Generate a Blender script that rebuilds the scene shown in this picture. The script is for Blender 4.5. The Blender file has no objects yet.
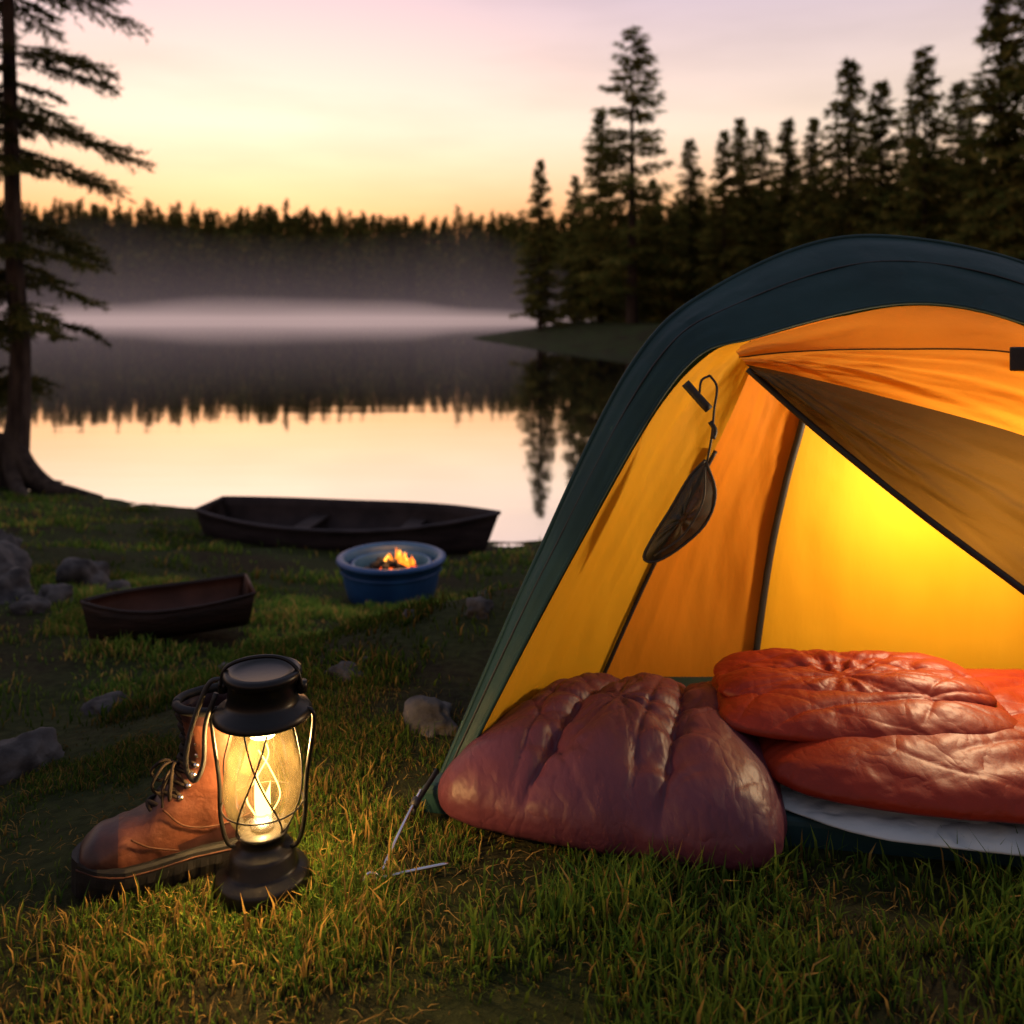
import bpy, math, random, bmesh
import numpy as np
from mathutils import Vector, Matrix, noise as mnoise
random.seed(4)
scene=bpy.context.scene
scene.view_settings.view_transform='Standard'
scene.view_settings.look='None'
scene.view_settings.exposure=0

# ------------------------------------------------------------------ helpers
def hsh(i,j,s):
    n=np.sin(i*127.1+j*311.7+s*74.7)*43758.5453
    return n-np.floor(n)
def vn(x,y,s=0):
    x=np.asarray(x,float);y=np.asarray(y,float)
    i=np.floor(x);j=np.floor(y);fx=x-i;fy=y-j
    fx=fx*fx*(3-2*fx);fy=fy*fy*(3-2*fy)
    a=hsh(i,j,s);b=hsh(i+1,j,s);c=hsh(i,j+1,s);d=hsh(i+1,j+1,s)
    return (a*(1-fx)+b*fx)*(1-fy)+(c*(1-fx)+d*fx)*fy
def fbm(x,y,s=0,o=4):
    r=0;a=.5
    for k in range(o):
        r=r+a*vn(x*2**k,y*2**k,s+k*3.1);a*=.5
    return r
def sstep(a,b,x):
    t=np.clip((x-a)/(b-a),0,1);return t*t*(3-2*t)

def link(o): scene.collection.objects.link(o);return o
def empty(name,loc=(0,0,0)):
    e=bpy.data.objects.new(name,None);e.location=loc;e.empty_display_size=.1;link(e);return e
def setparent(o,p):
    if p is not None:
        o.parent=p;o.matrix_parent_inverse=Matrix.Translation(-Vector(p.location))
def mesh(name,V,F,mats,parent=None,smooth=True,midx=None):
    me=bpy.data.meshes.new(name)
    me.from_pydata([tuple(map(float,v)) for v in V],[],[tuple(int(i) for i in f) for f in F])
    if not isinstance(mats,(list,tuple)): mats=[mats]
    for m in mats: me.materials.append(m)
    if midx is not None: me.polygons.foreach_set('material_index',list(midx))
    me.polygons.foreach_set('use_smooth',[smooth]*len(me.polygons))
    me.update()
    o=bpy.data.objects.new(name,me);link(o);setparent(o,parent);return o
def trimesh(name,V,T,mats,cols=None,midx=None,smooth=False):
    V=np.asarray(V,np.float32);T=np.asarray(T,np.int32)
    me=bpy.data.meshes.new(name)
    me.vertices.add(len(V));me.vertices.foreach_set('co',V.ravel())
    me.loops.add(len(T)*3);me.loops.foreach_set('vertex_index',T.ravel())
    me.polygons.add(len(T));me.polygons.foreach_set('loop_start',np.arange(0,len(T)*3,3,dtype=np.int32))
    me.polygons.foreach_set('loop_total',np.full(len(T),3,dtype=np.int32))
    if not isinstance(mats,(list,tuple)): mats=[mats]
    for m in mats: me.materials.append(m)
    if midx is not None: me.polygons.foreach_set('material_index',np.asarray(midx,np.int32))
    me.polygons.foreach_set('use_smooth',np.full(len(T),smooth))
    me.update(calc_edges=True)
    if cols is not None:
        a=me.color_attributes.new('col','FLOAT_COLOR','POINT')
        c=np.ones((len(V),4),np.float32);c[:,:3]=cols
        a.data.foreach_set('color',c.ravel())
    return me
def cr(P,n):
    P=np.asarray(P,float);m=len(P)
    t=np.linspace(0,m-1,n);out=[]
    for x in t:
        i=min(int(x),m-2);f=x-i
        p1=P[i];p2=P[i+1];p0=P[i-1] if i>0 else 2*p1-p2;p3=P[i+2] if i+2<m else 2*p2-p1
        out.append(.5*((2*p1)+(-p0+p2)*f+(2*p0-5*p1+4*p2-p3)*f*f+(-p0+3*p1-3*p2+p3)*f**3))
    return np.array(out)
def loft(name,curves,nu,nv,mat,parent=None,wr=0,ws=8,seed=0,folds=0):
    C=[cr(c,nu) for c in curves]
    G=np.array([cr([c[i] for c in C],nv) for i in range(nu)])
    if wr:
        du=np.gradient(G,axis=0);dv=np.gradient(G,axis=1)
        N_=np.cross(du,dv);N_/=np.linalg.norm(N_,axis=2,keepdims=True)+1e-9
        uu,vv=np.meshgrid(np.linspace(0,1,nu),np.linspace(0,1,nv),indexing='ij')
        e=np.minimum(1,np.minimum(np.minimum(uu,1-uu),np.minimum(vv,1-vv))*8)
        n=fbm(uu*ws+vv*ws*.7,vv*ws*.6-uu*ws*.4,seed)-.5
        n2=1-np.abs(fbm(uu*ws*.5+vv*3,vv*ws*1.5,seed+9)-.5)*4
        d=wr*(n+.35*n2)
        if folds:  # long tension folds that run out from the attachment point
            ang=np.arctan2(vv+.02,uu+.05);d=d+folds*(np.sin(ang*26+3*fbm(uu*3,vv*3,seed+4))*.5+np.sin(ang*47+2)*.25)*sstep(0,.3,np.hypot(uu,vv))
        G=G+N_*(d*e)[...,None]
    V=G.reshape(-1,3);F=[]
    for i in range(nu-1):
        for j in range(nv-1):
            a=i*nv+j;F.append((a,a+1,a+nv+1,a+nv))
    return mesh(name,V,F,mat,parent)
def tube(name,P,r,mat,parent=None,n=8,smoothn=None,flat=1,closed=False):
    P=cr(P,smoothn) if smoothn else np.asarray(P,float)
    m=len(P);rr=np.full(m,r) if np.isscalar(r) else np.interp(np.linspace(0,1,m),np.linspace(0,1,len(r)),r)
    V=[];F=[];T=np.gradient(P,axis=0)
    up=np.array([0,0,1.]) 
    t0=T[0]/np.linalg.norm(T[0])
    if abs(t0[2])>.9: up=np.array([0,1.,0])
    x=np.cross(t0,up);x/=np.linalg.norm(x)
    for i in range(m):
        t=T[i]/(np.linalg.norm(T[i])+1e-9)
        x=x-t*np.dot(x,t);x/=np.linalg.norm(x)+1e-9;y=np.cross(t,x)
        for k in range(n):
            a=2*math.pi*k/n
            V.append(P[i]+rr[i]*(x*math.cos(a)*flat+y*math.sin(a)))
    for i in range(m-1):
        for k in range(n):
            F.append((i*n+k,i*n+(k+1)%n,(i+1)*n+(k+1)%n,(i+1)*n+k))
    if not closed:
        F.append(tuple(range(n))[::-1]);F.append(tuple((m-1)*n+k for k in range(n)))
    return mesh(name,V,F,mat,parent)
def lathe(name,prof,c,mat,parent=None,n=40):
    V=[];F=[];m=len(prof)
    for (r,z) in prof:
        for k in range(n):
            a=2*math.pi*k/n
            V.append((c[0]+r*math.cos(a),c[1]+r*math.sin(a),c[2]+z))
    for i in range(m-1):
        for k in range(n):
            F.append((i*n+k,i*n+(k+1)%n,(i+1)*n+(k+1)%n,(i+1)*n+k))
    return mesh(name,V,F,mat,parent)
def box(name,c,s,mat,parent=None,rz=0,bev=.003):
    V=[]
    for x in(-1,1):
        for y in(-1,1):
            for z in(-1,1):
                px,py=x*s[0]/2,y*s[1]/2
                V.append((c[0]+px*math.cos(rz)-py*math.sin(rz),c[1]+px*math.sin(rz)+py*math.cos(rz),c[2]+z*s[2]/2))
    F=[(0,1,3,2),(4,6,7,5),(0,4,5,1),(2,3,7,6),(0,2,6,4),(1,5,7,3)]
    o=mesh(name,V,F,mat,parent,smooth=False)
    b=o.modifiers.new('b','BEVEL');b.width=bev;b.segments=2
    return o

# ------------------------------------------------------------------ materials
def newmat(name):
    m=bpy.data.materials.new(name);m.use_nodes=True;nt=m.node_tree
    for n in list(nt.nodes): nt.nodes.remove(n)
    out=nt.nodes.new('ShaderNodeOutputMaterial')
    return m,nt,out
def N(nt,t,**k):
    n=nt.nodes.new(t)
    for a,b in k.items():
        if hasattr(n,a): setattr(n,a,b)
    return n
def noise_col(nt,c1,c2,scale,detail=4,lo=.35,hi=.65,coord='Object',stretch=None):
    tc=N(nt,'ShaderNodeTexCoord');src=tc.outputs[coord]
    if stretch:
        mp=N(nt,'ShaderNodeMapping');mp.inputs['Scale'].default_value=stretch
        nt.links.new(src,mp.inputs[0]);src=mp.outputs[0]
    no=N(nt,'ShaderNodeTexNoise');no.inputs['Scale'].default_value=scale;no.inputs['Detail'].default_value=detail
    nt.links.new(src,no.inputs['Vector'])
    r=N(nt,'ShaderNodeValToRGB');r.color_ramp.elements[0].position=lo;r.color_ramp.elements[1].position=hi
    r.color_ramp.elements[0].color=(*c1,1);r.color_ramp.elements[1].color=(*c2,1)
    nt.links.new(no.outputs['Fac'],r.inputs[0]);return r.outputs[0],src
def bump(nt,src,scale,strength,dist=.01,detail=4,rough=.55,ridge=False,prev=None,distort=0):
    no=N(nt,'ShaderNodeTexNoise');no.inputs['Scale'].default_value=scale;no.inputs['Detail'].default_value=detail
    no.inputs['Roughness'].default_value=rough;no.inputs['Distortion'].default_value=distort
    nt.links.new(src,no.inputs['Vector']);h=no.outputs['Fac']
    if ridge:
        s=N(nt,'ShaderNodeMath',operation='SUBTRACT');nt.links.new(h,s.inputs[0]);s.inputs[1].default_value=.5
        a=N(nt,'ShaderNodeMath',operation='ABSOLUTE');nt.links.new(s.outputs[0],a.inputs[0])
        p=N(nt,'ShaderNodeMath',operation='MULTIPLY');nt.links.new(a.outputs[0],p.inputs[0]);p.inputs[1].default_value=4
        h=p.outputs[0]
    b=N(nt,'ShaderNodeBump');b.inputs['Strength'].default_value=strength;b.inputs['Distance'].default_value=dist
    nt.links.new(h,b.inputs['Height'])
    if prev is not None: nt.links.new(prev.outputs[0],b.inputs['Normal'])
    return b
def mat(name,c1,c2=None,scale=10,rough=.6,metal=0,bs=30,bst=.3,bd=.005,spec=.5,trans=0,tcol=None,sheen=0,stretch=None,crease=None):
    m,nt,out=newmat(name)
    c2=c2 or tuple(x*1.4 for x in c1)
    col,src=noise_col(nt,c1,c2,scale,stretch=stretch)
    p=N(nt,'ShaderNodeBsdfPrincipled');nt.links.new(col,p.inputs['Base Color'])
    p.inputs['Roughness'].default_value=rough;p.inputs['Metallic'].default_value=metal
    p.inputs['Specular IOR Level'].default_value=spec;p.inputs['Sheen Weight'].default_value=sheen
    if bst:
        b=bump(nt,src,bs,bst,bd)
        if crease: b=bump(nt,src,crease[0],crease[1],crease[2],2,.5,True,b,crease[3])
        nt.links.new(b.outputs[0],p.inputs['Normal'])
    if trans:
        t=N(nt,'ShaderNodeBsdfTranslucent');t.inputs[0].default_value=(*(tcol or c2),1)
        if bst: nt.links.new(b.outputs[0],t.inputs['Normal'])
        mx=N(nt,'ShaderNodeMixShader');mx.inputs[0].default_value=trans
        nt.links.new(p.outputs[0],mx.inputs[1]);nt.links.new(t.outputs[0],mx.inputs[2]);nt.links.new(mx.outputs[0],out.inputs[0])
    else: nt.links.new(p.outputs[0],out.inputs[0])
    return m
def attrmat(name,trans):
    m,nt,out=newmat(name)
    a=N(nt,'ShaderNodeAttribute');a.attribute_name='col'
    p=N(nt,'ShaderNodeBsdfDiffuse');nt.links.new(a.outputs['Color'],p.inputs[0])
    t=N(nt,'ShaderNodeBsdfTranslucent');nt.links.new(a.outputs['Color'],t.inputs[0])
    mx=N(nt,'ShaderNodeMixShader');mx.inputs[0].default_value=trans
    nt.links.new(p.outputs[0],mx.inputs[1]);nt.links.new(t.outputs[0],mx.inputs[2]);nt.links.new(mx.outputs[0],out.inputs[0])
    return m
def emat(name,c,s):
    m,nt,out=newmat(name);e=N(nt,'ShaderNodeEmission');e.inputs[0].default_value=(*c,1);e.inputs[1].default_value=s
    nt.links.new(e.outputs[0],out.inputs[0]);return m

VS=(1.6,1.6,.45)
M_fly=mat('fly_nylon',(.006,.028,.031),(.010,.040,.043),6,rough=.6,bs=26,bst=.25,bd=.006,spec=.25,trans=.06,tcol=(.02,.05,.04),crease=(5,.3,.010,.4))
M_yel=mat('tent_fabric_yellow',(.88,.45,.018),(.92,.50,.025),4,rough=.65,bs=14,bst=.2,bd=.01,spec=.15,trans=.4,tcol=(.97,.52,.02),stretch=VS,crease=(3,.16,.012,.2))
M_org=mat('tent_fabric_orange',(.76,.26,.015),(.84,.31,.02),4,rough=.65,bs=14,bst=.2,bd=.01,spec=.15,trans=.4,tcol=(.85,.30,.02),stretch=VS,crease=(3,.16,.012,.2))
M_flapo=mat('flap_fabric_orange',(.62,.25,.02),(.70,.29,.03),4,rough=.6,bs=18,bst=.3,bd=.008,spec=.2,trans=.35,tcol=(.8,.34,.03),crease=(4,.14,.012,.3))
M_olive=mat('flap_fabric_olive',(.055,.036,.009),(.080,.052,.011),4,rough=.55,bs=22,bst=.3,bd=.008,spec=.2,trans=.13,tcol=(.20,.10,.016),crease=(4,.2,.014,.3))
M_black=mat('black_webbing',(.006,.006,.007),(.012,.012,.013),40,rough=.6,bs=300,bst=.3,bd=.001)
M_bagp=mat('sleeping_bag_purple',(.066,.017,.028),(.088,.023,.035),5,rough=.48,bs=60,bst=.3,bd=.003,spec=.28,stretch=(1.7,.7,1.3),crease=(17,.35,.005,.2))
M_bagr=mat('sleeping_bag_red',(.160,.013,.0045),(.200,.019,.0065),5,rough=.48,bs=60,bst=.3,bd=.003,spec=.22,stretch=(1.2,.9,1.3),crease=(17,.35,.005,.2))
M_matt=mat('mattress_fabric',(.28,.33,.34),(.38,.42,.42),5,rough=.85,bs=40,bst=.4,bd=.006,spec=.2,crease=(9,.6,.010,.3))
M_metal=mat('steel',(.5,.5,.52),(.62,.62,.64),20,rough=.25,metal=1,bs=60,bst=.05)
M_lblack=mat('lantern_black_enamel',(.003,.003,.0035),(.006,.006,.006),12,rough=.34,bs=120,bst=.12,bd=.001,spec=.26)
M_leather=mat('boot_leather',(.052,.017,.010),(.098,.033,.019),22,rough=.52,bs=160,bst=.5,bd=.0014,spec=.3,crease=(26,.3,.003,.6))
M_leather2=mat('boot_leather_dark',(.022,.009,.010),(.038,.014,.014),22,rough=.42,bs=160,bst=.35,bd=.0012,spec=.35)
M_rubber=mat('boot_rubber',(.004,.004,.005),(.009,.009,.010),30,rough=.6,bs=120,bst=.3,bd=.001,spec=.25)
M_lace=mat('boot_lace',(.008,.006,.005),(.02,.013,.010),80,rough=.8,bs=400,bst=.4,bd=.001,spec=.2)
M_stitch=mat('boot_stitching',(.03,.012,.008),(.05,.02,.012),80,rough=.7,bs=400,bst=.4,bd=.001,spec=.2)
M_boat=mat('boat_hull_paint',(.018,.013,.015),(.042,.031,.033),5,rough=.55,bs=20,bst=.4,bd=.01,stretch=(1,1,4),spec=.25)
M_boat_in=mat('boat_inside',(.016,.011,.011),(.036,.025,.023),6,rough=.8,bs=20,bst=.4,bd=.01,spec=.2)
M_pot=mat('blue_enamel',(.010,.055,.175),(.018,.085,.24),9,rough=.45,metal=.1,bs=30,bst=.25,bd=.004)
M_ash=mat('ash_and_coal',(.008,.007,.007),(.03,.025,.022),30,rough=.95,bs=50,bst=.8,bd=.01)
M_wood=mat('wood_dark',(.010,.005,.004),(.026,.012,.009),7,rough=.6,bs=30,bst=.6,bd=.008,stretch=(1,1,5),spec=.25)
M_wood2=mat('wood_end',(.045,.017,.010),(.085,.032,.019),10,rough=.65,bs=30,bst=.5,bd=.005,spec=.25)
M_rock=mat('rock_stone',(.024,.022,.023),(.095,.088,.084),14,rough=.9,bs=25,bst=.9,bd=.012,spec=.25)
M_bark=mat('bark',(.020,.013,.010),(.06,.042,.030),14,rough=.9,bs=22,bst=1,bd=.03,stretch=(1,1,.25),spec=.2)
M_needle=attrmat('conifer_needles',.35)
M_blade=attrmat('grass_blades',.42)
def ground_mat():
    m,nt,out=newmat('ground_turf')
    c,src=noise_col(nt,(.028,.019,.011),(.036,.058,.014),1.6,6,.38,.54)
    c2,_=noise_col(nt,(.014,.010,.006),(.080,.076,.026),40,5,.35,.7)
    mx=N(nt,'ShaderNodeMix');mx.data_type='RGBA';mx.inputs[0].default_value=.45
    nt.links.new(c,mx.inputs[6]);nt.links.new(c2,mx.inputs[7])
    p=N(nt,'ShaderNodeBsdfPrincipled');p.inputs['Roughness'].default_value=.95;p.inputs['Specular IOR Level'].default_value=.1
    nt.links.new(mx.outputs[2],p.inputs['Base Color'])
    b=bump(nt,src,55,1,.03,6,.75);nt.links.new(b.outputs[0],p.inputs['Normal'])
    nt.links.new(p.outputs[0],out.inputs[0]);return m
M_ground=ground_mat()
def water_mat():
    m,nt,out=newmat('lake_water')
    p=N(nt,'ShaderNodeBsdfPrincipled');p.inputs['Base Color'].default_value=(.02,.018,.022,1)
    p.inputs['Roughness'].default_value=.03;p.inputs['IOR'].default_value=2.9
    g=N(nt,'ShaderNodeBsdfGlossy');g.inputs[0].default_value=(.98,.98,.98,1);g.inputs['Roughness'].default_value=.03
    tc=N(nt,'ShaderNodeTexCoord');mp=N(nt,'ShaderNodeMapping');mp.inputs['Scale'].default_value=(.25,1.0,1)
    nt.links.new(tc.outputs['Object'],mp.inputs[0])
    b=bump(nt,mp.outputs[0],1.2,.10,.02,3,.5);nt.links.new(b.outputs[0],p.inputs['Normal']);nt.links.new(b.outputs[0],g.inputs['Normal'])
    mx=N(nt,'ShaderNodeMixShader');mx.inputs[0].default_value=.75
    nt.links.new(p.outputs[0],mx.inputs[1]);nt.links.new(g.outputs[0],mx.inputs[2]);nt.links.new(mx.outputs[0],out.inputs[0]);return m
M_water=water_mat()

# ------------------------------------------------------------------ terrain
WZ=-.97
LAKE=np.array([(-300,150),(-200,168),(-140,160),(-90,166),(-50,159),(-25,163),(-5,160),(8,150),(14,110),(13,80),(8,66),(-1.6,56.5),(-2.6,54),(-2.0,50.5),
 (-.4,44),(1.9,37.5),(4.8,34.5),(9,28),(9,18),(6,11),(3.2,8),(1.2,7.0),(0,6.9),(-1,7.15),(-2.4,7.7),(-4.1,8.5),(-5.4,9.6),(-7.2,11.2),(-12,16),(-22,23),(-45,32),(-80,40),(-160,60),(-300,80)],float)
def sdist(x,y):
    x=np.asarray(x,float);y=np.asarray(y,float);d=np.full(x.shape,1e9);ins=np.zeros(x.shape,bool)
    n=len(LAKE)
    for i in range(n):
        ax,ay=LAKE[i];bx,by=LAKE[(i+1)%n];ex,ey=bx-ax,by-ay
        t=np.clip(((x-ax)*ex+(y-ay)*ey)/(ex*ex+ey*ey),0,1)
        d=np.minimum(d,np.hypot(x-ax-t*ex,y-ay-t*ey))
        c=((ay>y)!=(by>y))&(x<(bx-ax)*(y-ay)/(by-ay+1e-12)+ax);ins^=c
    return np.where(ins,-d,d)
def Hraw(x,y):
    x=np.asarray(x,float);y=np.asarray(y,float)
    d=sdist(x,y)+(fbm(x*.9,y*.9,3)-.47)*.35
    a=.17*d+WZ;k=.15;h=np.clip(.5+.5*(0-a)/k,0,1)
    land=0*(1-h)+a*h-k*h*(1-h)
    land=land+np.clip(d-9,0,200)*.03*sstep(14,30,y)
    land=land+sstep(140,160,y)*np.clip(d,0,110)*(.16+.05*sstep(-20,-110,x))
    z=np.where(d>0,land,WZ+np.maximum(d*.25,-2.5))
    amp=.05*sstep(1.6,4,np.hypot(x-.2,y-1.2))+.012
    z=z+(fbm(x*1.3,y*1.3,11)-.47)*amp*2*np.where(d>0.1,1,.2)+(fbm(x*6,y*6,17)-.47)*.022*np.where(d>0.1,1,.3)
    w=sstep(1.7,1.0,np.hypot((x-.62)/1.0,(y-1.75)/.95))
    z=z*(1-w)+w*0.0
    w2=sstep(.40,.22,np.hypot(x+.42,y-1.25));z=z*(1-w2)
    return z
def Hs(x,y): return float(Hraw(np.array([x]),np.array([y]))[0])
def axis(lo,hi,step,far_lo,far_hi,g=1.13):
    c=list(np.arange(lo,hi,step));a=[];v=hi;s=step
    while v<far_hi: a.append(v);s*=g;v+=s
    a.append(far_hi);b=[];v=lo;s=step
    while True:
        s*=g;v-=s
        if v<far_lo: break
        b.append(v)
    b.append(far_lo);return np.array(b[::-1]+c+a)
ax=axis(-7,4,.06,-1500,1500,1.08);ay=axis(.3,9.5,.06,-60,2500,1.05)
X,Y=np.meshgrid(ax,ay,indexing='xy');Z=Hraw(X,Y)
nx,ny=len(ax),len(ay)
V=np.stack([X.ravel(),Y.ravel(),Z.ravel()],1)
ii,jj=np.meshgrid(np.arange(nx-1),np.arange(ny-1));a=(jj*nx+ii).ravel()
T=np.concatenate([np.stack([a,a+1,a+nx+1],1),np.stack([a,a+nx+1,a+nx],1)])
link(bpy.data.objects.new('ground',trimesh('ground',V,T,M_ground,smooth=True)))
mesh('lake_water',[(-600,5,WZ),(60,5,WZ),(60,260,WZ),(-600,260,WZ)],[(0,1,2,3)],M_water,smooth=False)

# ------------------------------------------------------------------ conifers
def conifer(seed,H,R,nb,ntw,K,nl,nw,t0=.08,pw=.8,droop=.35,tr=.012,wood=False,lean=None,gap=.0,tw=.42,vary=(.5,1.15)):
    r=np.random.default_rng(seed);S=[];D=[];L=[];C=[];WV=[];WT=[];nwv=0
    def cx(h): return np.array(lean(h)) if lean else np.array([0,0.])
    for i in range(nb):
        t=t0+(1-t0)*(i+r.uniform())/nb;h=t*H
        if gap and math.sin(t*37+seed)>1-gap and t<.7: continue
        Lb=R*((1-t)**pw)*r.uniform(*vary)+.03*R
        az=r.uniform(0,2*math.pi);o=np.array([math.cos(az),math.sin(az),0]);pp=np.array([-o[1],o[0],0])
        up=.02+.5*t*t+r.uniform(-.08,.08);nt_=max(2,int(ntw*Lb/R+1))
        s=np.linspace(.12,1,nt_)+r.uniform(-.02,.02,nt_)
        c0=cx(h);base=np.array([c0[0],c0[1],h])
        pos=base+o*(Lb*s)[:,None];pos[:,2]+=Lb*(up*s-droop*s*s+ .12*s**4)
        cl=r.uniform(.55,1.35)
        if wood:
            m=7;ss=np.linspace(0,1,m);pb=base+o*(Lb*ss)[:,None];pb[:,2]+=Lb*(up*ss-droop*ss*ss+.12*ss**4)
            k=nwv;rad=.020*(1-ss*.85)
            ring=np.concatenate([pb+np.array([0,0,1])*rad[:,None],pb+pp*rad[:,None],pb-pp*rad[:,None]]);WV.append(ring);nwv+=len(ring)
            for q in range(m-1):
                for e,f in((0,1),(1,2),(2,0)):
                    A=k+e*m+q;B=k+f*m+q;WT+= [(A,B,B+1),(A,B+1,A+1)]
        for sd in(-1,1):
            d=o*.7+pp*sd*r.uniform(.45,.95,nt_)[:,None]+np.array([0,0,-1])*r.uniform(.05,.55,nt_)[:,None]
            d/=np.linalg.norm(d,axis=1,keepdims=True)
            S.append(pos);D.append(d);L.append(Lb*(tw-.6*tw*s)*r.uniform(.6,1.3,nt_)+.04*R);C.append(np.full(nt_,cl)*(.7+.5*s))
    S=np.concatenate(S);D=np.concatenate(D);L=np.concatenate(L);C=np.concatenate(C)
    S=np.repeat(S,K,0);D=np.repeat(D,K,0);L=np.repeat(L,K);C=np.repeat(C,K)
    n=len(S);u=r.uniform(0,1,n);b=S+D*(L*u)[:,None]
    nd=D*.7+r.normal(0,.5,(n,3));nd/=np.linalg.norm(nd,axis=1,keepdims=True)
    w=np.cross(nd,r.normal(0,1,(n,3)));w/=np.linalg.norm(w,axis=1,keepdims=True)+1e-9
    w*=(nw*r.uniform(.5,1.2,n)/2)[:,None];ln=(nl*r.uniform(.6,1.2,n))[:,None]
    V=np.stack([b-w,b+w,b+nd*ln],1).reshape(-1,3);T=np.arange(3*n).reshape(-1,3)
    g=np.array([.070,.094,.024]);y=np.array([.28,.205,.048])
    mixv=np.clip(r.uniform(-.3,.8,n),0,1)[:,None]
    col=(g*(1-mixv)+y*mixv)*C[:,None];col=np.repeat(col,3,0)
    m=14;ns=7;hs=np.linspace(0,1,m);tv=[]
    for h in hs:
        rad=H*tr*((1-h)**.9+.02)*(1+.7*math.exp(-h*H/.35));c0=cx(h*H)
        for k in range(ns):
            a=2*math.pi*k/ns;tv.append((c0[0]+rad*math.cos(a),c0[1]+rad*math.sin(a),h*H-.25*(h==0)))
    tt=[]
    for i in range(m-1):
        for k in range(ns):
            A=i*ns+k;B=i*ns+(k+1)%ns;tt+=[(A,B,B+ns),(A,B+ns,A+ns)]
    tv=np.array(tv);tt=np.array(tt)+len(V);mi=np.concatenate([np.zeros(len(T)),np.ones(len(tt))])
    V=np.concatenate([V,tv]);T=np.concatenate([T,tt]);col=np.concatenate([col,np.full((len(tv),3),.03)])
    if wood and WV:
        wv=np.concatenate(WV);wt=np.array(WT)+len(V);V=np.concatenate([V,wv]);T=np.concatenate([T,wt])
        col=np.concatenate([col,np.full((len(wv),3),.03)]);mi=np.concatenate([mi,np.ones(len(wt))])
    return V,T,col,mi
variants=[]
for k in range(6):
    v=conifer(20+k,1.0,.175+.018*(k%3),210,10,8,.026,.0072,t0=.05,pw=.80+.08*(k%2),droop=.26+.06*k,tr=.011,tw=.34,vary=(.5,1.12))
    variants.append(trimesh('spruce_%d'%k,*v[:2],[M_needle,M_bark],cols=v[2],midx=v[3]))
v=conifer(77,1.0,.19,150,12,9,.022,.006,t0=.08,pw=.62,droop=.25,tr=.012,gap=.12,tw=.36)
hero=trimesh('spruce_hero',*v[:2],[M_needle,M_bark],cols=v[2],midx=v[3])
trees=[(1.56,50,9.4),(3.7,53,8.6),(4.9,50,11.8),(6.27,47,15.4),(8.3,53,8.4),(9.9,50,10.1),(10.6,45,9.6),(11.9,47,10.6),(13.8,50,10.6),(14.1,46,10.3),
 (14.1,42,9.6),(15.0,40,11.8),(16.8,41,11.0),(16.5,36,11.2),(18.9,38,10.2),(17.9,33,12.8),(18.9,32,13.8)]
for i,(x,y,h) in enumerate(trees):
    o=bpy.data.objects.new('pine_tree',hero if i in(3,) else variants[i%6]);link(o)
    o.location=(x,y,Hs(x,y)-.05);wd=random.uniform(.9,1.25)
    o.scale=(h*wd,h*wd,h);o.rotation_euler=(0,0,random.uniform(0,6.28))
def forest(name,tmpls,pts,hs,ws,seed,dim=1.):
    r=np.random.default_rng(seed);VV=[];TT=[];CC=[];MM=[];k=0
    for (x,y,z),h,w in zip(pts,hs,ws):
        V,T,c,mi=tmpls[r.integers(len(tmpls))];a=r.uniform(0,6.28)
        R=np.array([[math.cos(a),-math.sin(a),0],[math.sin(a),math.cos(a),0],[0,0,1]])
        P=(V@R.T)*np.array([h*w,h*w,h])+np.array([x,y,z])
        VV.append(P);TT.append(T+k);CC.append(c*dim*r.uniform(.6,1.25));MM.append(mi);k+=len(V)
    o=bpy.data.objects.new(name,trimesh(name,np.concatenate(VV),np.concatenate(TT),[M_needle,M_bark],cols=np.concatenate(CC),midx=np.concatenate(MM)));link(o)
t_mid=[conifer(200+k,1.0,.18,80,5,5,.045,.014,t0=.03,pw=.78,tw=.34,vary=(.6,1.1)) for k in range(4)]
r=np.random.default_rng(5);pts=[];hs=[];ws=[]
while len(pts)<150:
    y=r.uniform(34,90);x=r.uniform(2,45)
    if x<2+(y-50)*.15 or sdist(np.array([x]),np.array([y]))[0]<1.5: continue
    az_=x/y
    if az_<.048: continue
    if y<48 and az_<.55: continue
    if y<58 and az_<.142: continue
    pts.append((x,y,Hs(x,y)-.1));hs.append(y*(.115+.065*min(1,max(0,(az_-.164)*3)))*r.uniform(.7,1.05)+1);ws.append(r.uniform(.8,1.1))
forest('spruce_forest',t_mid,pts,hs,ws,3)
t_low=[conifer(300+k,1.0,.17,46,1.8,1,.09,.050,t0=.03,pw=.85,tw=.4,vary=(.7,1.1)) for k in range(5)]
pts=[];hs=[];ws=[]
n=3000;xs=r.uniform(-190,70,n);ys=r.uniform(158,250,n)
ys[:900]=r.uniform(160,178,900);ys[900:1700]=r.uniform(225,255,800)
dd=sdist(xs,ys);zz=Hraw(xs,ys)
for x,y,d,z in zip(xs,ys,dd,zz):
    if d<.6: continue
    pts.append((x,y,z-.2));hs.append(r.uniform(6.0,11)*(1.3 if r.uniform()<.05 else 1));ws.append(r.uniform(.85,1.25))
forest('distant_forest',t_low,pts,hs,ws,4,.8)

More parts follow.
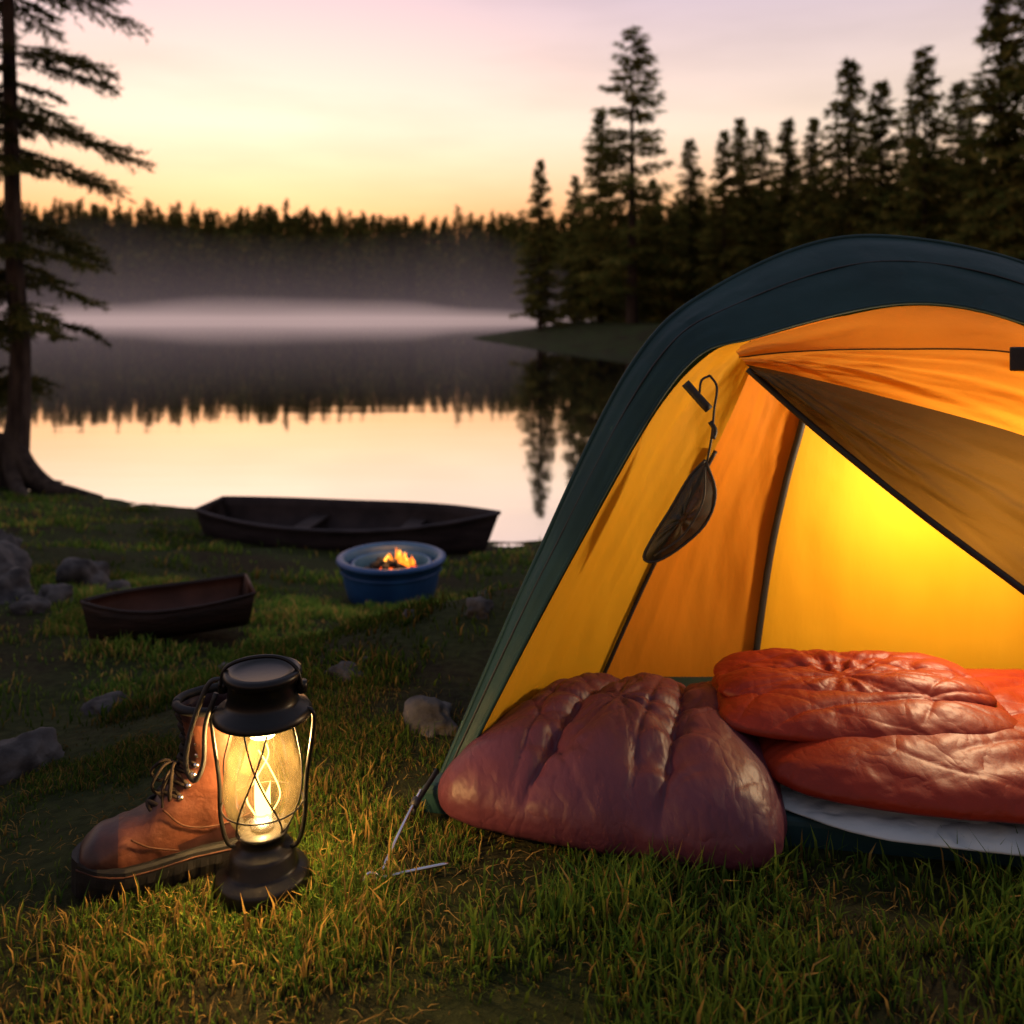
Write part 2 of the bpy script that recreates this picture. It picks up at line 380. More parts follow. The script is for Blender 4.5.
def lean(h): return (.16*math.sin(min(h,2.2)*1.25)*math.exp(-h*.3),.05*math.sin(h*.8))
TX,TY=-4.90,8.75;TZ=Hs(TX,TY)
pt=empty('pine_tree',(TX,TY,TZ))
v=conifer(901,9.2,1.22,190,18,36,.075,.016,t0=.11,pw=.30,droop=.42,tr=.0115,wood=True,lean=lean,gap=.20,tw=.40,vary=(.35,1.2))
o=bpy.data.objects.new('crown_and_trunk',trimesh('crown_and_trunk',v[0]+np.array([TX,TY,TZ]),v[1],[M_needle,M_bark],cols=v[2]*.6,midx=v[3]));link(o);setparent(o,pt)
for k,(dx,dy,rr) in enumerate([(.95,-.35,.12),(.6,-.75,.08),(-.6,-.5,.09),(.4,.5,.08),(-.3,.6,.07)]):
    P=[(TX,TY,TZ+.50),(TX+dx*.20,TY+dy*.20,TZ+.20)]
    for q in(.5,.8,1.15): P.append((TX+dx*q,TY+dy*q,Hs(TX+dx*q,TY+dy*q)+(.07-.06*q)))
    tube('root_%d'%k,P,[rr,rr*.95,rr*.8,rr*.55,rr*.2],M_bark,pt,8,18)

# ------------------------------------------------------------------ tent
tent=empty('camping_tent',(.62,1.7,0))
O=[(-.104,1.44,.020),(.081,1.52,.349),(.295,1.60,.681),(.446,1.62,.751),(.707,1.64,.809),(.896,1.62,.782),(1.045,1.59,.690),(1.19,1.44,.374),(1.309,1.26,.01)]
P=[(-.133,1.46,.0),(.037,1.57,.350),(.221,1.66,.695),(.392,1.74,.839),(.676,1.80,.942),(.993,1.76,.890),(1.191,1.67,.740),(1.305,1.5,.350),(1.392,1.28,0)]
M=[(-.02,1.75,0),(.12,1.85,.35),(.29,1.95,.68),(.44,1.98,.80),(.7,2.05,.88),(1.0,2.0,.83),(1.2,1.95,.68),(1.3,1.85,.35),(1.38,1.75,0)]
R_=[(.12,2.15,0),(.2,2.2,.3),(.35,2.22,.52),(.5,2.25,.62),(.72,2.3,.68),(.95,2.25,.62),(1.1,2.22,.52),(1.24,2.2,.3),(1.3,2.15,0)]
G_=[(.18,2.3,0),(.3,2.38,.0),(.42,2.43,.0),(.55,2.46,.0),(.72,2.5,.0),(.9,2.46,.0),(1.02,2.43,0),(1.15,2.38,0),(1.24,2.3,0)]
Pf=[tuple(np.array(a)*.5+np.array(b)*.5+np.array([0,-.004,.012])) for a,b in zip(O,P)]
loft('fly_sheet_brim',[O,Pf,P],120,14,M_fly,tent,wr=.008,ws=16,seed=2)
loft('fly_sheet',[P,M,R_,G_],90,50,M_fly,tent,wr=.012,ws=14,seed=5)
S1=[(.16,1.80,.02),(.283,1.78,.302),(.392,1.74,.525),(.455,1.69,.70)]
S2=[(.492,1.86,.021),(.526,1.85,.282),(.555,1.83,.450),(.576,1.80,.566),(.586,1.74,.70)]
S3=[(1.29,1.78,.0),(1.22,1.78,.3),(1.12,1.76,.55),(1.0,1.72,.72)]
OL=[(-.098,1.445,.02),(.087,1.525,.345),(.298,1.605,.672),(.43,1.622,.742)]
OR=[(1.30,1.27,.013),(1.18,1.45,.374),(1.035,1.59,.685),(.95,1.62,.755)]
def midc(a,b,off,n=6):
    return [tuple(p*.5+q*.5+np.array(off)) for p,q in zip(cr(a,n),cr(b,n))]
loft('inner_wall_left',[cr(OL,6),midc(OL,S1,(-.012,.03,0)),cr(S1,6)],50,30,M_yel,tent,wr=.010,ws=7,seed=3)
loft('inner_wall_back_left',[cr(S1,6),midc(S1,S2,(0,.03,.0)),cr(S2,6)],50,30,M_org,tent,wr=.010,ws=6,seed=13)
loft('inner_wall_back_right',[cr(S2,6),midc(S2,S3,(0,.04,0)),cr(S3,6)],50,50,M_yel,tent,wr=.012,ws=4,seed=23)
loft('inner_wall_right',[cr(S3,6),midc(S3,OR,(.01,.03,0)),cr(OR,6)],40,30,M_yel,tent,wr=.012,ws=6,seed=33)
loft('inner_roof',[cr([(.43,1.622,.742),(.707,1.645,.80),(.95,1.622,.755),(1.035,1.59,.68)],6),cr([(.455,1.69,.70),(.586,1.74,.70),(1.0,1.72,.72),(1.1,1.7,.62)],6)],40,12,M_org,tent,wr=.006)
Et=[(.40,1.612,.722),(.446,1.616,.745),(.707,1.636,.803),(.896,1.616,.776),(1.04,1.586,.685)]
Eb=[(.405,1.606,.712),(.50,1.602,.722),(.66,1.592,.727),(.874,1.575,.722),(1.03,1.56,.672)]
F1=[(.415,1.60,.700),(.50,1.590,.682),(.63,1.565,.650),(.847,1.515,.590),(.99,1.48,.53)]
F2=[(.418,1.595,.692),(.54,1.565,.580),(.69,1.51,.452),(.836,1.45,.336),(.95,1.41,.24)]
loft('front_upper_panel',[Et,midc(Et,Eb,(0,-.008,0),5),Eb],50,10,M_flapo,tent,wr=.004,seed=6)
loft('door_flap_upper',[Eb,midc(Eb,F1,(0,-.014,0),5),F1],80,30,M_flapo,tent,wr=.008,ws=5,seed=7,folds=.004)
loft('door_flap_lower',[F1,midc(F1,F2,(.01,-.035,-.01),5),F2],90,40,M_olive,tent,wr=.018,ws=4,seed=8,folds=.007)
tube('flap_binding',F2,.0062,M_black,tent,8,40)
tube('flap_seam',Eb,.0016,M_olive,tent,6,40)
tube('wall_pole_back',[(p[0],p[1]-.010,p[2]) for p in S2],.0074,M_black,tent,8,40)
tube('wall_pole_side',[(p[0],p[1]-.008,p[2]) for p in S1[:3]],.0042,M_black,tent,8,40)
tube('opening_binding',O,.0035,M_fly,tent,8,90)
tube('fly_pole',P,.0045,M_fly,tent,8,90)
tube('fly_seam',[tuple(np.array(p)*.5+np.array(m)*.5+np.array([0,-.006,.013])) for p,m in zip(O,P)],.0016,M_black,tent,6,70)
box('strap_patch',(.885,1.555,.712),(.05,.006,.042),M_black,tent,bev=.004)
tube('toggle_strap',[(.305,1.585,.668),(.322,1.580,.648),(.345,1.575,.622)],.008,M_black,tent,8,8,flat=.5)
tube('cord_a',[(.352,1.60,.680),(.362,1.59,.66),(.356,1.585,.62),(.352,1.585,.575),(.345,1.59,.53)],.0022,M_black,tent,6,24)
tube('cord_b',[(.352,1.60,.680),(.335,1.59,.672),(.330,1.585,.65)],.0022,M_black,tent,6,14)
tube('cord_clip',[(.349,1.585,.60),(.357,1.583,.585),(.353,1.583,.57)],.005,M_black,tent,6,8)
mesh_m,nt,out=newmat('pocket_mesh')
tr_=N(nt,'ShaderNodeBsdfTransparent');p_=N(nt,'ShaderNodeBsdfPrincipled');p_.inputs['Base Color'].default_value=(.010,.011,.005,1)
mx=N(nt,'ShaderNodeMixShader');mx.inputs[0].default_value=.84
nt.links.new(tr_.outputs[0],mx.inputs[1]);nt.links.new(p_.outputs[0],mx.inputs[2]);nt.links.new(mx.outputs[0],out.inputs[0])
pk=np.array([(.344,.530),(.362,.472),(.345,.418),(.300,.375),(.257,.350),(.234,.356),(.252,.395),(.280,.440),(.315,.499)])
pkc=np.append(pk,pk[:1],0);ring=cr([(a,1.60,b) for a,b in pkc],40)
cen=ring.mean(0);Vp=[];Fp=[];nr=7
for sgn in(-1,1):
    k0=len(Vp)
    for q in range(nr):
        f=1-q/nr
        for p in ring[:-1]:
            v_=cen+(p-cen)*f;Vp.append((v_[0],v_[1]+sgn*.014*(1-f*f)+.005*math.sin(p[2]*120+p[0]*60)*(1-f),v_[2]))
    m_=len(ring)-1
    for q in range(nr-1):
        for k in range(m_): Fp.append((k0+q*m_+k,k0+q*m_+(k+1)%m_,k0+(q+1)*m_+(k+1)%m_,k0+(q+1)*m_+k))
    Fp.append(tuple(k0+(nr-1)*m_+k for k in range(m_)))
mesh('pocket_mesh',Vp,Fp,mesh_m,tent)
tube('pocket_rim',ring,.0026,M_black,tent,6)
tube('pocket_fold',[(.340,1.585,.52),(.335,1.58,.46),(.30,1.582,.40),(.25,1.588,.362)],.0018,M_black,tent,6,16)
fl=[(-.15,1.43),(1.36,1.185),(1.36,1.86),(.12,1.86)]
Vf=[(x,y,z) for z in(-.02,.042) for x,y in fl]
tf=mesh('tub_floor',Vf,[(0,1,2,3)[::-1],(4,5,6,7),(0,1,5,4),(1,2,6,5),(2,3,7,6),(3,0,4,7)],M_fly,tent,smooth=False)
b=tf.modifiers.new('b','BEVEL');b.width=.012;b.segments=3
box('corner_tag',(-.072,1.432,.075),(.010,.004,.026),M_yel,tent,rz=.3,bev=.001)
tube('guy_webbing',[(-.12,1.44,.06),(-.145,1.40,.035),(-.150,1.375,.03)],.006,M_black,tent,6,8,flat=.4)
peg=empty('tent_peg',(-.18,1.26,0))
tube('peg_rod',[(-.142,1.40,.05),(-.165,1.33,.028),(-.196,1.235,-.01)],.0026,M_metal,peg,8,10)
tube('peg_hook',[(-.19,1.245,.010),(-.175,1.25,.010),(-.13,1.262,.013),(-.09,1.272,.015)],.0024,M_metal,peg,8,14)
tube('peg_loop',[(-.196,1.235,.0),(-.204,1.232,.012),(-.198,1.238,.022),(-.186,1.244,.016),(-.188,1.243,.004)],.002,M_metal,peg,8,20)
tube('peg_joint',[(-.147,1.385,.044),(-.151,1.373,.040)],.0065,M_black,peg,8)
tl=empty('tent_lamp',(.84,1.62,.45))
lathe('lamp_cap',[(0,.05),(.02,.048),(.024,.03),(.024,.02),(0,.02)],(.84,1.62,.45),M_lblack,tl,24)
tube('lamp_cord',[(.84,1.62,.50),(.84,1.63,.74)],.002,M_black,tl,6)
ld=bpy.data.lights.new('tent_lamp_light','POINT');ld.energy=13.5;ld.color=(1,.73,.42);ld.shadow_soft_size=.03
lo=bpy.data.objects.new('tent_lamp_light',ld);link(lo);lo.location=(.84,1.61,.43);setparent(lo,tl)

# ------------------------------------------------------------------ puffy bags
def puffy(name,corners,zb,h,mat_,parent,nseam=5,seed=0,low=.25,dirn=0,wr=.012,n=200,fan=None):
    t=np.sin(np.linspace(-1,1,n)*math.pi/2)
    A,B=np.meshgrid(t,t,indexing='ij')
    k=4.6;mn=np.maximum(np.abs(A),np.abs(B));kn=(np.abs(A)**k+np.abs(B)**k)**(1/k)
    s=np.where(kn>1e-6,mn/np.maximum(kn,1e-6),1);a=A*s;b=B*s;kn=(np.abs(a)**k+np.abs(b)**k)**(1/k)
    c=[np.array(q,float) for q in corners]
    u=(a+1)/2;v=(b+1)/2
    XY=((1-u)*(1-v))[...,None]*c[0]+(u*(1-v))[...,None]*c[1]+(u*v)[...,None]*c[2]+((1-u)*v)[...,None]*c[3]
    edge=fbm(a*3+7,b*3,seed+5)-.47
    ctr=XY.mean((0,1));XY=ctr+(XY-ctr)*(1+.08*edge*kn)[...,None]
    prof=np.sqrt(np.clip(1-kn**2.8,0,1))
    lu=np.linalg.norm(c[1]-c[0]);lv=np.linalg.norm(c[3]-c[0])
    q=(v if dirn==0 else u)+.04*(fbm(a*1.6,b*1.6,seed)-.5)
    ph=(q*nseam)%1;sd_=np.minimum(ph,1-ph);quilt=np.clip(sd_*2,0,1);quilt=np.sqrt(1-(1-quilt)**2)
    big=fbm(a*1.4,b*1.4,seed+2)-.47
    px_,py_=XY[...,0],XY[...,1]
    # long, fairly straight creases between soft swells
    def crease(ang,fr,asp,sd2,sh):
        ca,sa=math.cos(ang),math.sin(ang);p=px_*ca+py_*sa;w_=-px_*sa+py_*ca
        nn=np.abs(fbm(p*fr*asp,w_*fr,sd2,2)-.38)
        return np.exp(-nn*sh)-.5*np.minimum(nn*4,.5)
    main=1.25 if dirn else .15
    cs=crease(main,13,.16,seed+3,26)*.9+crease(main+.55,14,.16,seed+4,26)*.6+crease(main-.6,22,.16,seed+6,22)*.35
    if fan is not None: # folds that radiate from a tuft
        dx,dy=px_-fan[0],py_-fan[1];rr=np.hypot(dx,dy);an=np.arctan2(dy,dx)
        f_=np.abs(np.sin(an*4.5+.9*fbm(px_*5,py_*5,seed+21)))**.5;f2=np.abs(np.sin(an*9+2+1.5*fbm(px_*4,py_*4,seed+22)))**.5
        cs=cs-1.5*(f_-.7)*np.exp(-(rr/.24)**2)*sstep(0,.04,rr)-.7*(f2-.7)*np.exp(-(rr/.17)**2)+1.4*np.exp(-(rr/.04)**2)
    pv=(u*lu if dirn==0 else v*lv)
    jit=fbm(a*3,b*3,seed+1)
    pk=np.sin(pv*150+jit*8)*np.exp(-(sd_/.14)**2)
    pk2=np.sin(pv*75+jit*6+1)*np.exp(-(sd_/.32)**2)
    zt=zb+h*prof*(.62+.38*quilt)+prof*(h*.24*big-wr*.55*cs+.0020*pk+.0030*pk2)
    zl=zb-low*h*prof**.6
    V=np.concatenate([np.concatenate([XY,zt[...,None]],2).reshape(-1,3),np.concatenate([XY,zl[...,None]],2).reshape(-1,3)])
    F=[]
    for i in range(n-1):
        for j in range(n-1):
            p=i*n+j;F.append((p,p+n,p+n+1,p+1));F.append((n*n+p,n*n+p+1,n*n+p+n+1,n*n+p+n))
    o=mesh(name,V,F,mat_,parent)
    bm=bmesh.new();bm.from_mesh(o.data);bmesh.ops.remove_doubles(bm,verts=bm.verts,dist=.0003);bm.to_mesh(o.data);bm.free()
    o.data.polygons.foreach_set('use_smooth',[True]*len(o.data.polygons))
    return o
puffy('sleeping_bag',[(-.175,1.375),(.390,1.20),(.455,1.70),(.12,1.76)],.045,.102,M_bagp,None,nseam=3,seed=2,dirn=1,wr=.012,low=.5,fan=(.18,1.52))
puffy('sleeping_bag',[(.375,1.305),(1.31,1.16),(1.31,1.72),(.42,1.76)],.085,.060,M_bagr,None,nseam=2,seed=31,wr=.012,low=.40)
rb=empty('sleeping_bag',(.58,1.52,.13))
puffy('folded_body',[(.335,1.42),(.81,1.36),(.83,1.66),(.36,1.68)],.127,.044,M_bagr,rb,nseam=2,seed=47,wr=.012,low=.35)
puffy('folded_hood',[(.345,1.49),(.80,1.445),(.815,1.65),(.37,1.67)],.150,.038,M_bagr,rb,nseam=2,seed=83,wr=.012,low=.30,n=160,fan=(.56,1.53))
puffy('sleeping_mat',[(.385,1.29),(1.33,1.145),(1.33,1.8),(.40,1.8)],.048,.018,M_matt,None,nseam=9,seed=61,wr=.005,low=.5,n=110)

# ------------------------------------------------------------------ lantern
LX,LY=-.343,1.238
LZ=Hs(LX,LY)+.002
lan=empty('oil_lantern',(LX,LY,LZ));c=(LX,LY,LZ)
lathe('base',[(0,.0),(.060,.0),(.063,.004),(.063,.022),(.060,.027),(.050,.031),(.046,.036),(.044,.052),(.040,.058),(.030,.062),(.028,.072),(.033,.078),(.036,.081),(.034,.084),(0,.084)],c,M_lblack,lan,48)
gm,nt,out=newmat('lantern_glass')
tr_=N(nt,'ShaderNodeBsdfTransparent');tr_.inputs[0].default_value=(1,.97,.9,1)
tl_=N(nt,'ShaderNodeBsdfTranslucent');tl_.inputs[0].default_value=(1,.80,.42,1)
gl=N(nt,'ShaderNodeBsdfGlossy');gl.inputs['Roughness'].default_value=.04
fr=N(nt,'ShaderNodeFresnel');fr.inputs[0].default_value=1.45
m1=N(nt,'ShaderNodeMixShader')
tcg=N(nt,'ShaderNodeTexCoord');ng=N(nt,'ShaderNodeTexNoise');ng.inputs['Scale'].default_value=28;nt.links.new(tcg.outputs['Object'],ng.inputs['Vector'])
mg=N(nt,'ShaderNodeMapRange');mg.inputs[1].default_value=.3;mg.inputs[2].default_value=.7;mg.inputs[3].default_value=.006;mg.inputs[4].default_value=.022
nt.links.new(ng.outputs['Fac'],mg.inputs[0]);nt.links.new(mg.outputs[0],m1.inputs[0])
m2=N(nt,'ShaderNodeMixShader')
nt.links.new(tr_.outputs[0],m1.inputs[1]);nt.links.new(tl_.outputs[0],m1.inputs[2]);nt.links.new(fr.outputs[0],m2.inputs[0])
nt.links.new(m1.outputs[0],m2.inputs[1]);nt.links.new(gl.outputs[0],m2.inputs[2]);nt.links.new(m2.outputs[0],out.inputs[0])
gp=cr([(.030,.084,0),(.043,.10,0),(.051,.125,0),(.053,.145,0),(.049,.175,0),(.043,.20,0),(.038,.222,0),(.037,.236,0)],28)
lathe('glass_globe',[(a,b) for a,b,_ in gp],c,gm,lan,48)
lathe('collar',[(.036,.226),(.040,.232),(.060,.236),(.066,.239),(.067,.243),(.062,.250),(.050,.256),(.047,.262),(.046,.286),(.050,.289),(.053,.294),(.052,.300),(.046,.303),(.040,.298),(.030,.296),(0,.296)],c,M_lblack,lan,48)
lathe('collar_under',[(.036,.2265),(0,.2265)],c,M_metal,lan,40)
lathe('glow_mantle',[(0,.224),(.017,.223),(.021,.217),(.017,.211),(0,.209)],c,emat('mantle_glow',(1,.80,.42),14),lan,24)
lathe('burner',[(0,.084),(.016,.084),(.018,.092),(.012,.10),(.006,.102),(0,.102)],c,M_metal,lan,24)
def flame(name,base,h,rad,mat_,parent,seed=0,n=12):
    r_=random.Random(seed);V=[];F=[];m=12;px=r_.uniform(0,6)
    for i in range(m+1):
        t=i/m;rr=rad*(math.sin(math.pi*min(1,(t*.88+.12))**.75))*(1-t)**.35+.0001
        dx=rad*.55*math.sin(t*4+px)*t;dy=rad*.55*math.cos(t*3.3+px)*t
        for k in range(n):
            a=2*math.pi*k/n;V.append((base[0]+dx+rr*math.cos(a),base[1]+dy+rr*.7*math.sin(a),base[2]+h*t))
    for i in range(m):
        for k in range(n): F.append((i*n+k,i*n+(k+1)%n,(i+1)*n+(k+1)%n,(i+1)*n+k))
    return mesh(name,V,F,mat_,parent)
M_flame=emat('flame_yellow',(1,.60,.14),7)
flame('flame',(LX-.002,LY,LZ+.10),.062,.011,M_flame,lan,3)
flame('flame_tongue',(LX+.006,LY+.003,LZ+.10),.045,.006,M_flame,lan,5)
Mw=emat('hot_filament',(1,.62,.16),5)
tube('filament_a',[(LX-.010,LY,LZ+.10),(LX-.022,LY,LZ+.125),(LX-.004,LY-.004,LZ+.16),(LX+.008,LY,LZ+.185),(LX+.0,LY,LZ+.21)],.0011,Mw,lan,6,24)
tube('filament_b',[(LX+.010,LY,LZ+.10),(LX+.024,LY,LZ+.13),(LX+.010,LY,LZ+.165),(LX-.006,LY,LZ+.19)],.0010,Mw,lan,6,24)
def gr(z): return float(np.interp(z,[p[1] for p in gp],[p[0] for p in gp]))
def wire(name,a0,a1,z0,z1,r=.0013):
    P=[]
    for i in range(22):
        t=i/21;a=a0+(a1-a0)*t;z=z0+(z1-z0)*t;rr=gr(z)+.004;P.append((LX+rr*math.cos(a),LY+rr*math.sin(a),LZ+z))
    tube(name,P,r,M_lblack,lan,6)
for k in range(4):
    a=math.radians(-135+90*k+12);wire('cage_wire_%d'%k,a,a+1.0,.09,.23)
    if k%2==0: wire('cage_wire_x%d'%k,a+1.5,a+.2,.09,.23)
P=[(LX+(gr(.118)+.005)*math.cos(a),LY+(gr(.118)+.005)*math.sin(a),LZ+.118) for a in np.linspace(0,2*math.pi,40)];tube('cage_ring',P,.0013,M_lblack,lan,6)
for sgn in(-1,1):
    tube('side_frame_%d'%(sgn+1),[(LX+sgn*.052,LY,LZ+.248),(LX+sgn*.067,LY,LZ+.245),(LX+sgn*.070,LY,LZ+.225),(LX+sgn*.060,LY,LZ+.15),(LX+sgn*.058,LY,LZ+.10),(LX+sgn*.05,LY,LZ+.066),(LX+sgn*.038,LY,LZ+.056)],.0032,M_lblack,lan,8,30)
    lathe('bail_pivot_%d'%(sgn+1),[(0,-.008),(.007,-.008),(.008,0),(.007,.008),(0,.008)],(LX+sgn*.054,LY,LZ+.278),M_lblack,lan,12)
tube('bail_handle',[(LX-.056,LY-.006,LZ+.278),(LX-.050,LY-.004,LZ+.304),(LX-.02,LY,LZ+.316),(LX+.02,LY,LZ+.318),(LX+.046,LY-.004,LZ+.306),(LX+.056,LY-.006,LZ+.278)],.0028,M_lblack,lan,8,30)
tube('carry_loop',[(LX-.05,LY+.004,LZ+.286),(LX-.072,LY+.002,LZ+.283),(LX-.086,LY,LZ+.255),(LX-.100,LY-.002,LZ+.21),(LX-.104,LY-.004,LZ+.17),(LX-.092,LY-.004,LZ+.15),(LX-.080,LY-.004,LZ+.175),(LX-.078,LY-.002,LZ+.225),(LX-.064,LY,LZ+.268)],.0036,M_black,lan,8,40)
ll=bpy.data.lights.new('oil_lantern_light','POINT');ll.energy=9.0;ll.color=(1,.58,.20);ll.shadow_soft_size=.012
o=bpy.data.objects.new('oil_lantern_light',ll);link(o);o.location=(LX,LY,LZ+.180);setparent(o,lan)

# ------------------------------------------------------------------ boot
BX,BY=-.598,1.235;bd=np.array([.925,.38]);bd/=np.linalg.norm(bd);bs=.93;BZ=Hs(-.5,1.28)
boot=empty('hiking_boot',(BX+.12,BY+.05,BZ))
def bw(s,w,z):
    zz=z if z<.1 else .1+(z-.1)*.80
    return np.array([BX+bs*(s*bd[0]-w*bd[1]),BY+bs*(s*bd[1]+w*bd[0]),BZ+bs*zz])
def shx(s): return np.interp(s,[0,.008,.03,.07,.11,.16,.21,.25,.268,.275],[.004,.024,.041,.051,.047,.037,.037,.036,.024,.004])
RG=[((.004,.052),(.004,.030),.006),((.008,.068),(.006,.024),.028),((.028,.084),(.026,.020),.042),((.055,.090),(.055,.020),.048),((.085,.097),(.09,.020),.047),((.108,.114),(.125,.020),.043),
 ((.125,.135),(.18,.020),.038),((.138,.158),(.24,.022),.036),((.146,.180),(.268,.045),.037),((.150,.200),(.268,.09),.038),((.150,.225),(.264,.15),.041),((.147,.25),(.264,.21),.044),((.142,.275),(.268,.262),.047),((.138,.29),(.270,.286),.048)]
RG=[np.array([*a,*b,w]) for a,b,w in RG]
RS=cr(RG,60);V=[];F=[];ns=28
for q in RS:
    f=q[:2];bk=q[2:4];w=q[4];cc=(f+bk)/2;dv=(f-bk)/2
    for k in range(ns):
        a=2*math.pi*k/ns;ca,sa=math.cos(a),math.sin(a)
        exx=np.sign(sa)*abs(sa)**.8*w
        s_,z_=cc+dv*(np.sign(ca)*abs(ca)**.85)
        nz=(mnoise.noise(Vector((s_*30,z_*30,exx*20)))*.0032+mnoise.noise(Vector((s_*90,z_*90,exx*60)))*.0010)
        V.append(bw(s_,exx+nz*np.sign(sa),z_+nz))
for q in [(.93,.285),(.84,.26),(.8,.20)]:
    base=RS[-1];f=base[:2];bk=base[2:4];cc=(f+bk)/2;dv=(f-bk)/2*q[0];dz=q[1]-.288
    for k in range(ns):
        a=2*math.pi*k/ns;s_,z_=cc+dv*math.cos(a);V.append(bw(s_,math.sin(a)*base[4]*q[0],z_+dz))
m=len(V)//ns;mi=[]
for i in range(m-1):
    for k in range(ns):
        F.append((i*ns+k,i*ns+(k+1)%ns,(i+1)*ns+(k+1)%ns,(i+1)*ns+k))
        mi.append(1 if (i<14 or i>52 or (k in range(9,20) and 24<i<44)) else 0)
F.append(tuple((m-1)*ns+k for k in range(ns)));mi.append(1)
mesh('upper',V,F,[M_leather,M_leather2],boot,midx=mi)
V=[];F=[];ss=np.concatenate([np.linspace(-.006,.02,8),np.linspace(.03,.25,60),np.linspace(.258,.282,7)])
def sw(s): return float(shx(np.clip((s+.006)*.275/.288,0,.275)))+.004
rows=[(.96,.046),(1.02,.042),(1.05,.032),(1.05,.020),(1.0,.010),(.96,.0),(0,.0)]
for (f,z) in rows:
    for sgn in(1,-1):
        for s in (ss if sgn==1 else ss[::-1]):
            arch=.006*math.exp(-((s-.15)/.025)**2) if z<.01 else 0
            lug=.0022*(1 if math.sin(s*330)>0 else 0) if z<.025 else 0
            V.append(bw(s,sgn*sw(s)*f+sgn*lug*.6,z+arch+(.006*math.exp(-(s/.03)**2) if z<.02 else .010*math.exp(-(s/.035)**2))))
nn=2*len(ss)
for i in range(len(rows)-1):
    for k in range(nn): F.append((i*nn+k,i*nn+(k+1)%nn,(i+1)*nn+(k+1)%nn,(i+1)*nn+k))
F.append(tuple(range(nn)))
mesh('sole',V,F,M_rubber,boot,smooth=False)
tube('welt',[bw(s,sw(s)*1.035,.036+.010*math.exp(-(s/.035)**2)) for s in ss[::3]]+[bw(s,-sw(s)*1.035,.036+.010*math.exp(-(s/.035)**2)) for s in ss[::-3]],.0014,M_stitch,boot,6)
fr_=RS[20:56,:2]
def fp(t):
    i=t*(len(fr_)-1);return np.array([np.interp(i,range(len(fr_)),fr_[:,0]),np.interp(i,range(len(fr_)),fr_[:,1])])
nl_=9
for k in range(nl_):
    a=fp(k/nl_);b=fp((k+.8)/nl_)
    for sg in(1,-1):
        P_=[bw(a[0]+.016,sg*.027,a[1]-.008),bw((a[0]+b[0])/2-.005,0,(a[1]+b[1])/2+.006),bw(b[0]+.016,-sg*.027,b[1]-.006)]
        tube('lace_%d_%d'%(k,sg),P_,.0032,M_lace,boot,6,9)
        lathe('eyelet_%d_%d'%(k,sg),[(0,-.003),(.004,-.003),(.0045,0),(.003,.003),(0,.003)],bw(a[0]+.017,sg*.0285,a[1]-.009),M_metal,boot,10)
tp=fp(.42);q=bw(tp[0]-.006,0,tp[1]+.006)
for j,(dx,dz,dy) in enumerate(((-.030,-.006,-.012),(-.020,-.014,-.034),(.006,-.020,-.040))):
    tube('bow_%d'%j,[q,q+np.array([dx*.5,dy*.5,dz*.2+.008]),q+np.array([dx,dy,dz]),q+np.array([dx*.6,dy*.8,dz-.014]),q+np.array([0,dy*.3,-.004])],.0023,M_lace,boot,6,20)
tube('lace_end_a',[q,q+np.array([-.006,-.030,-.012]),q+np.array([-.002,-.044,-.040])],.002,M_lace,boot,6,12)
tube('ankle_seam',[bw(.118,-.041,.12),bw(.15,-.0415,.085),bw(.20,-.039,.075),bw(.255,-.029,.08)],.0012,M_stitch,boot,6,20)
tube('side_seam',[bw(.075,-.049,.085),bw(.10,-.048,.068),bw(.14,-.044,.052)],.0012,M_stitch,boot,6,14)
P_=[]
for k in range(33):
    a=2*math.pi*k/32;q=RS[-1];cc=(q[:2]+q[2:4])/2;dv=(q[:2]-q[2:4])/2;s_,z_=cc+dv*math.cos(a);P_.append(bw(s_,math.sin(a)*q[4]*.98,z_))
tube('padded_collar',P_,.0065,M_rubber,boot,8)
tube('pull_loop',[bw(.268,0,.27),bw(.283,0,.285),bw(.28,0,.31),bw(.268,0,.30)],.004,M_lace,boot,6,14,flat=1.6)

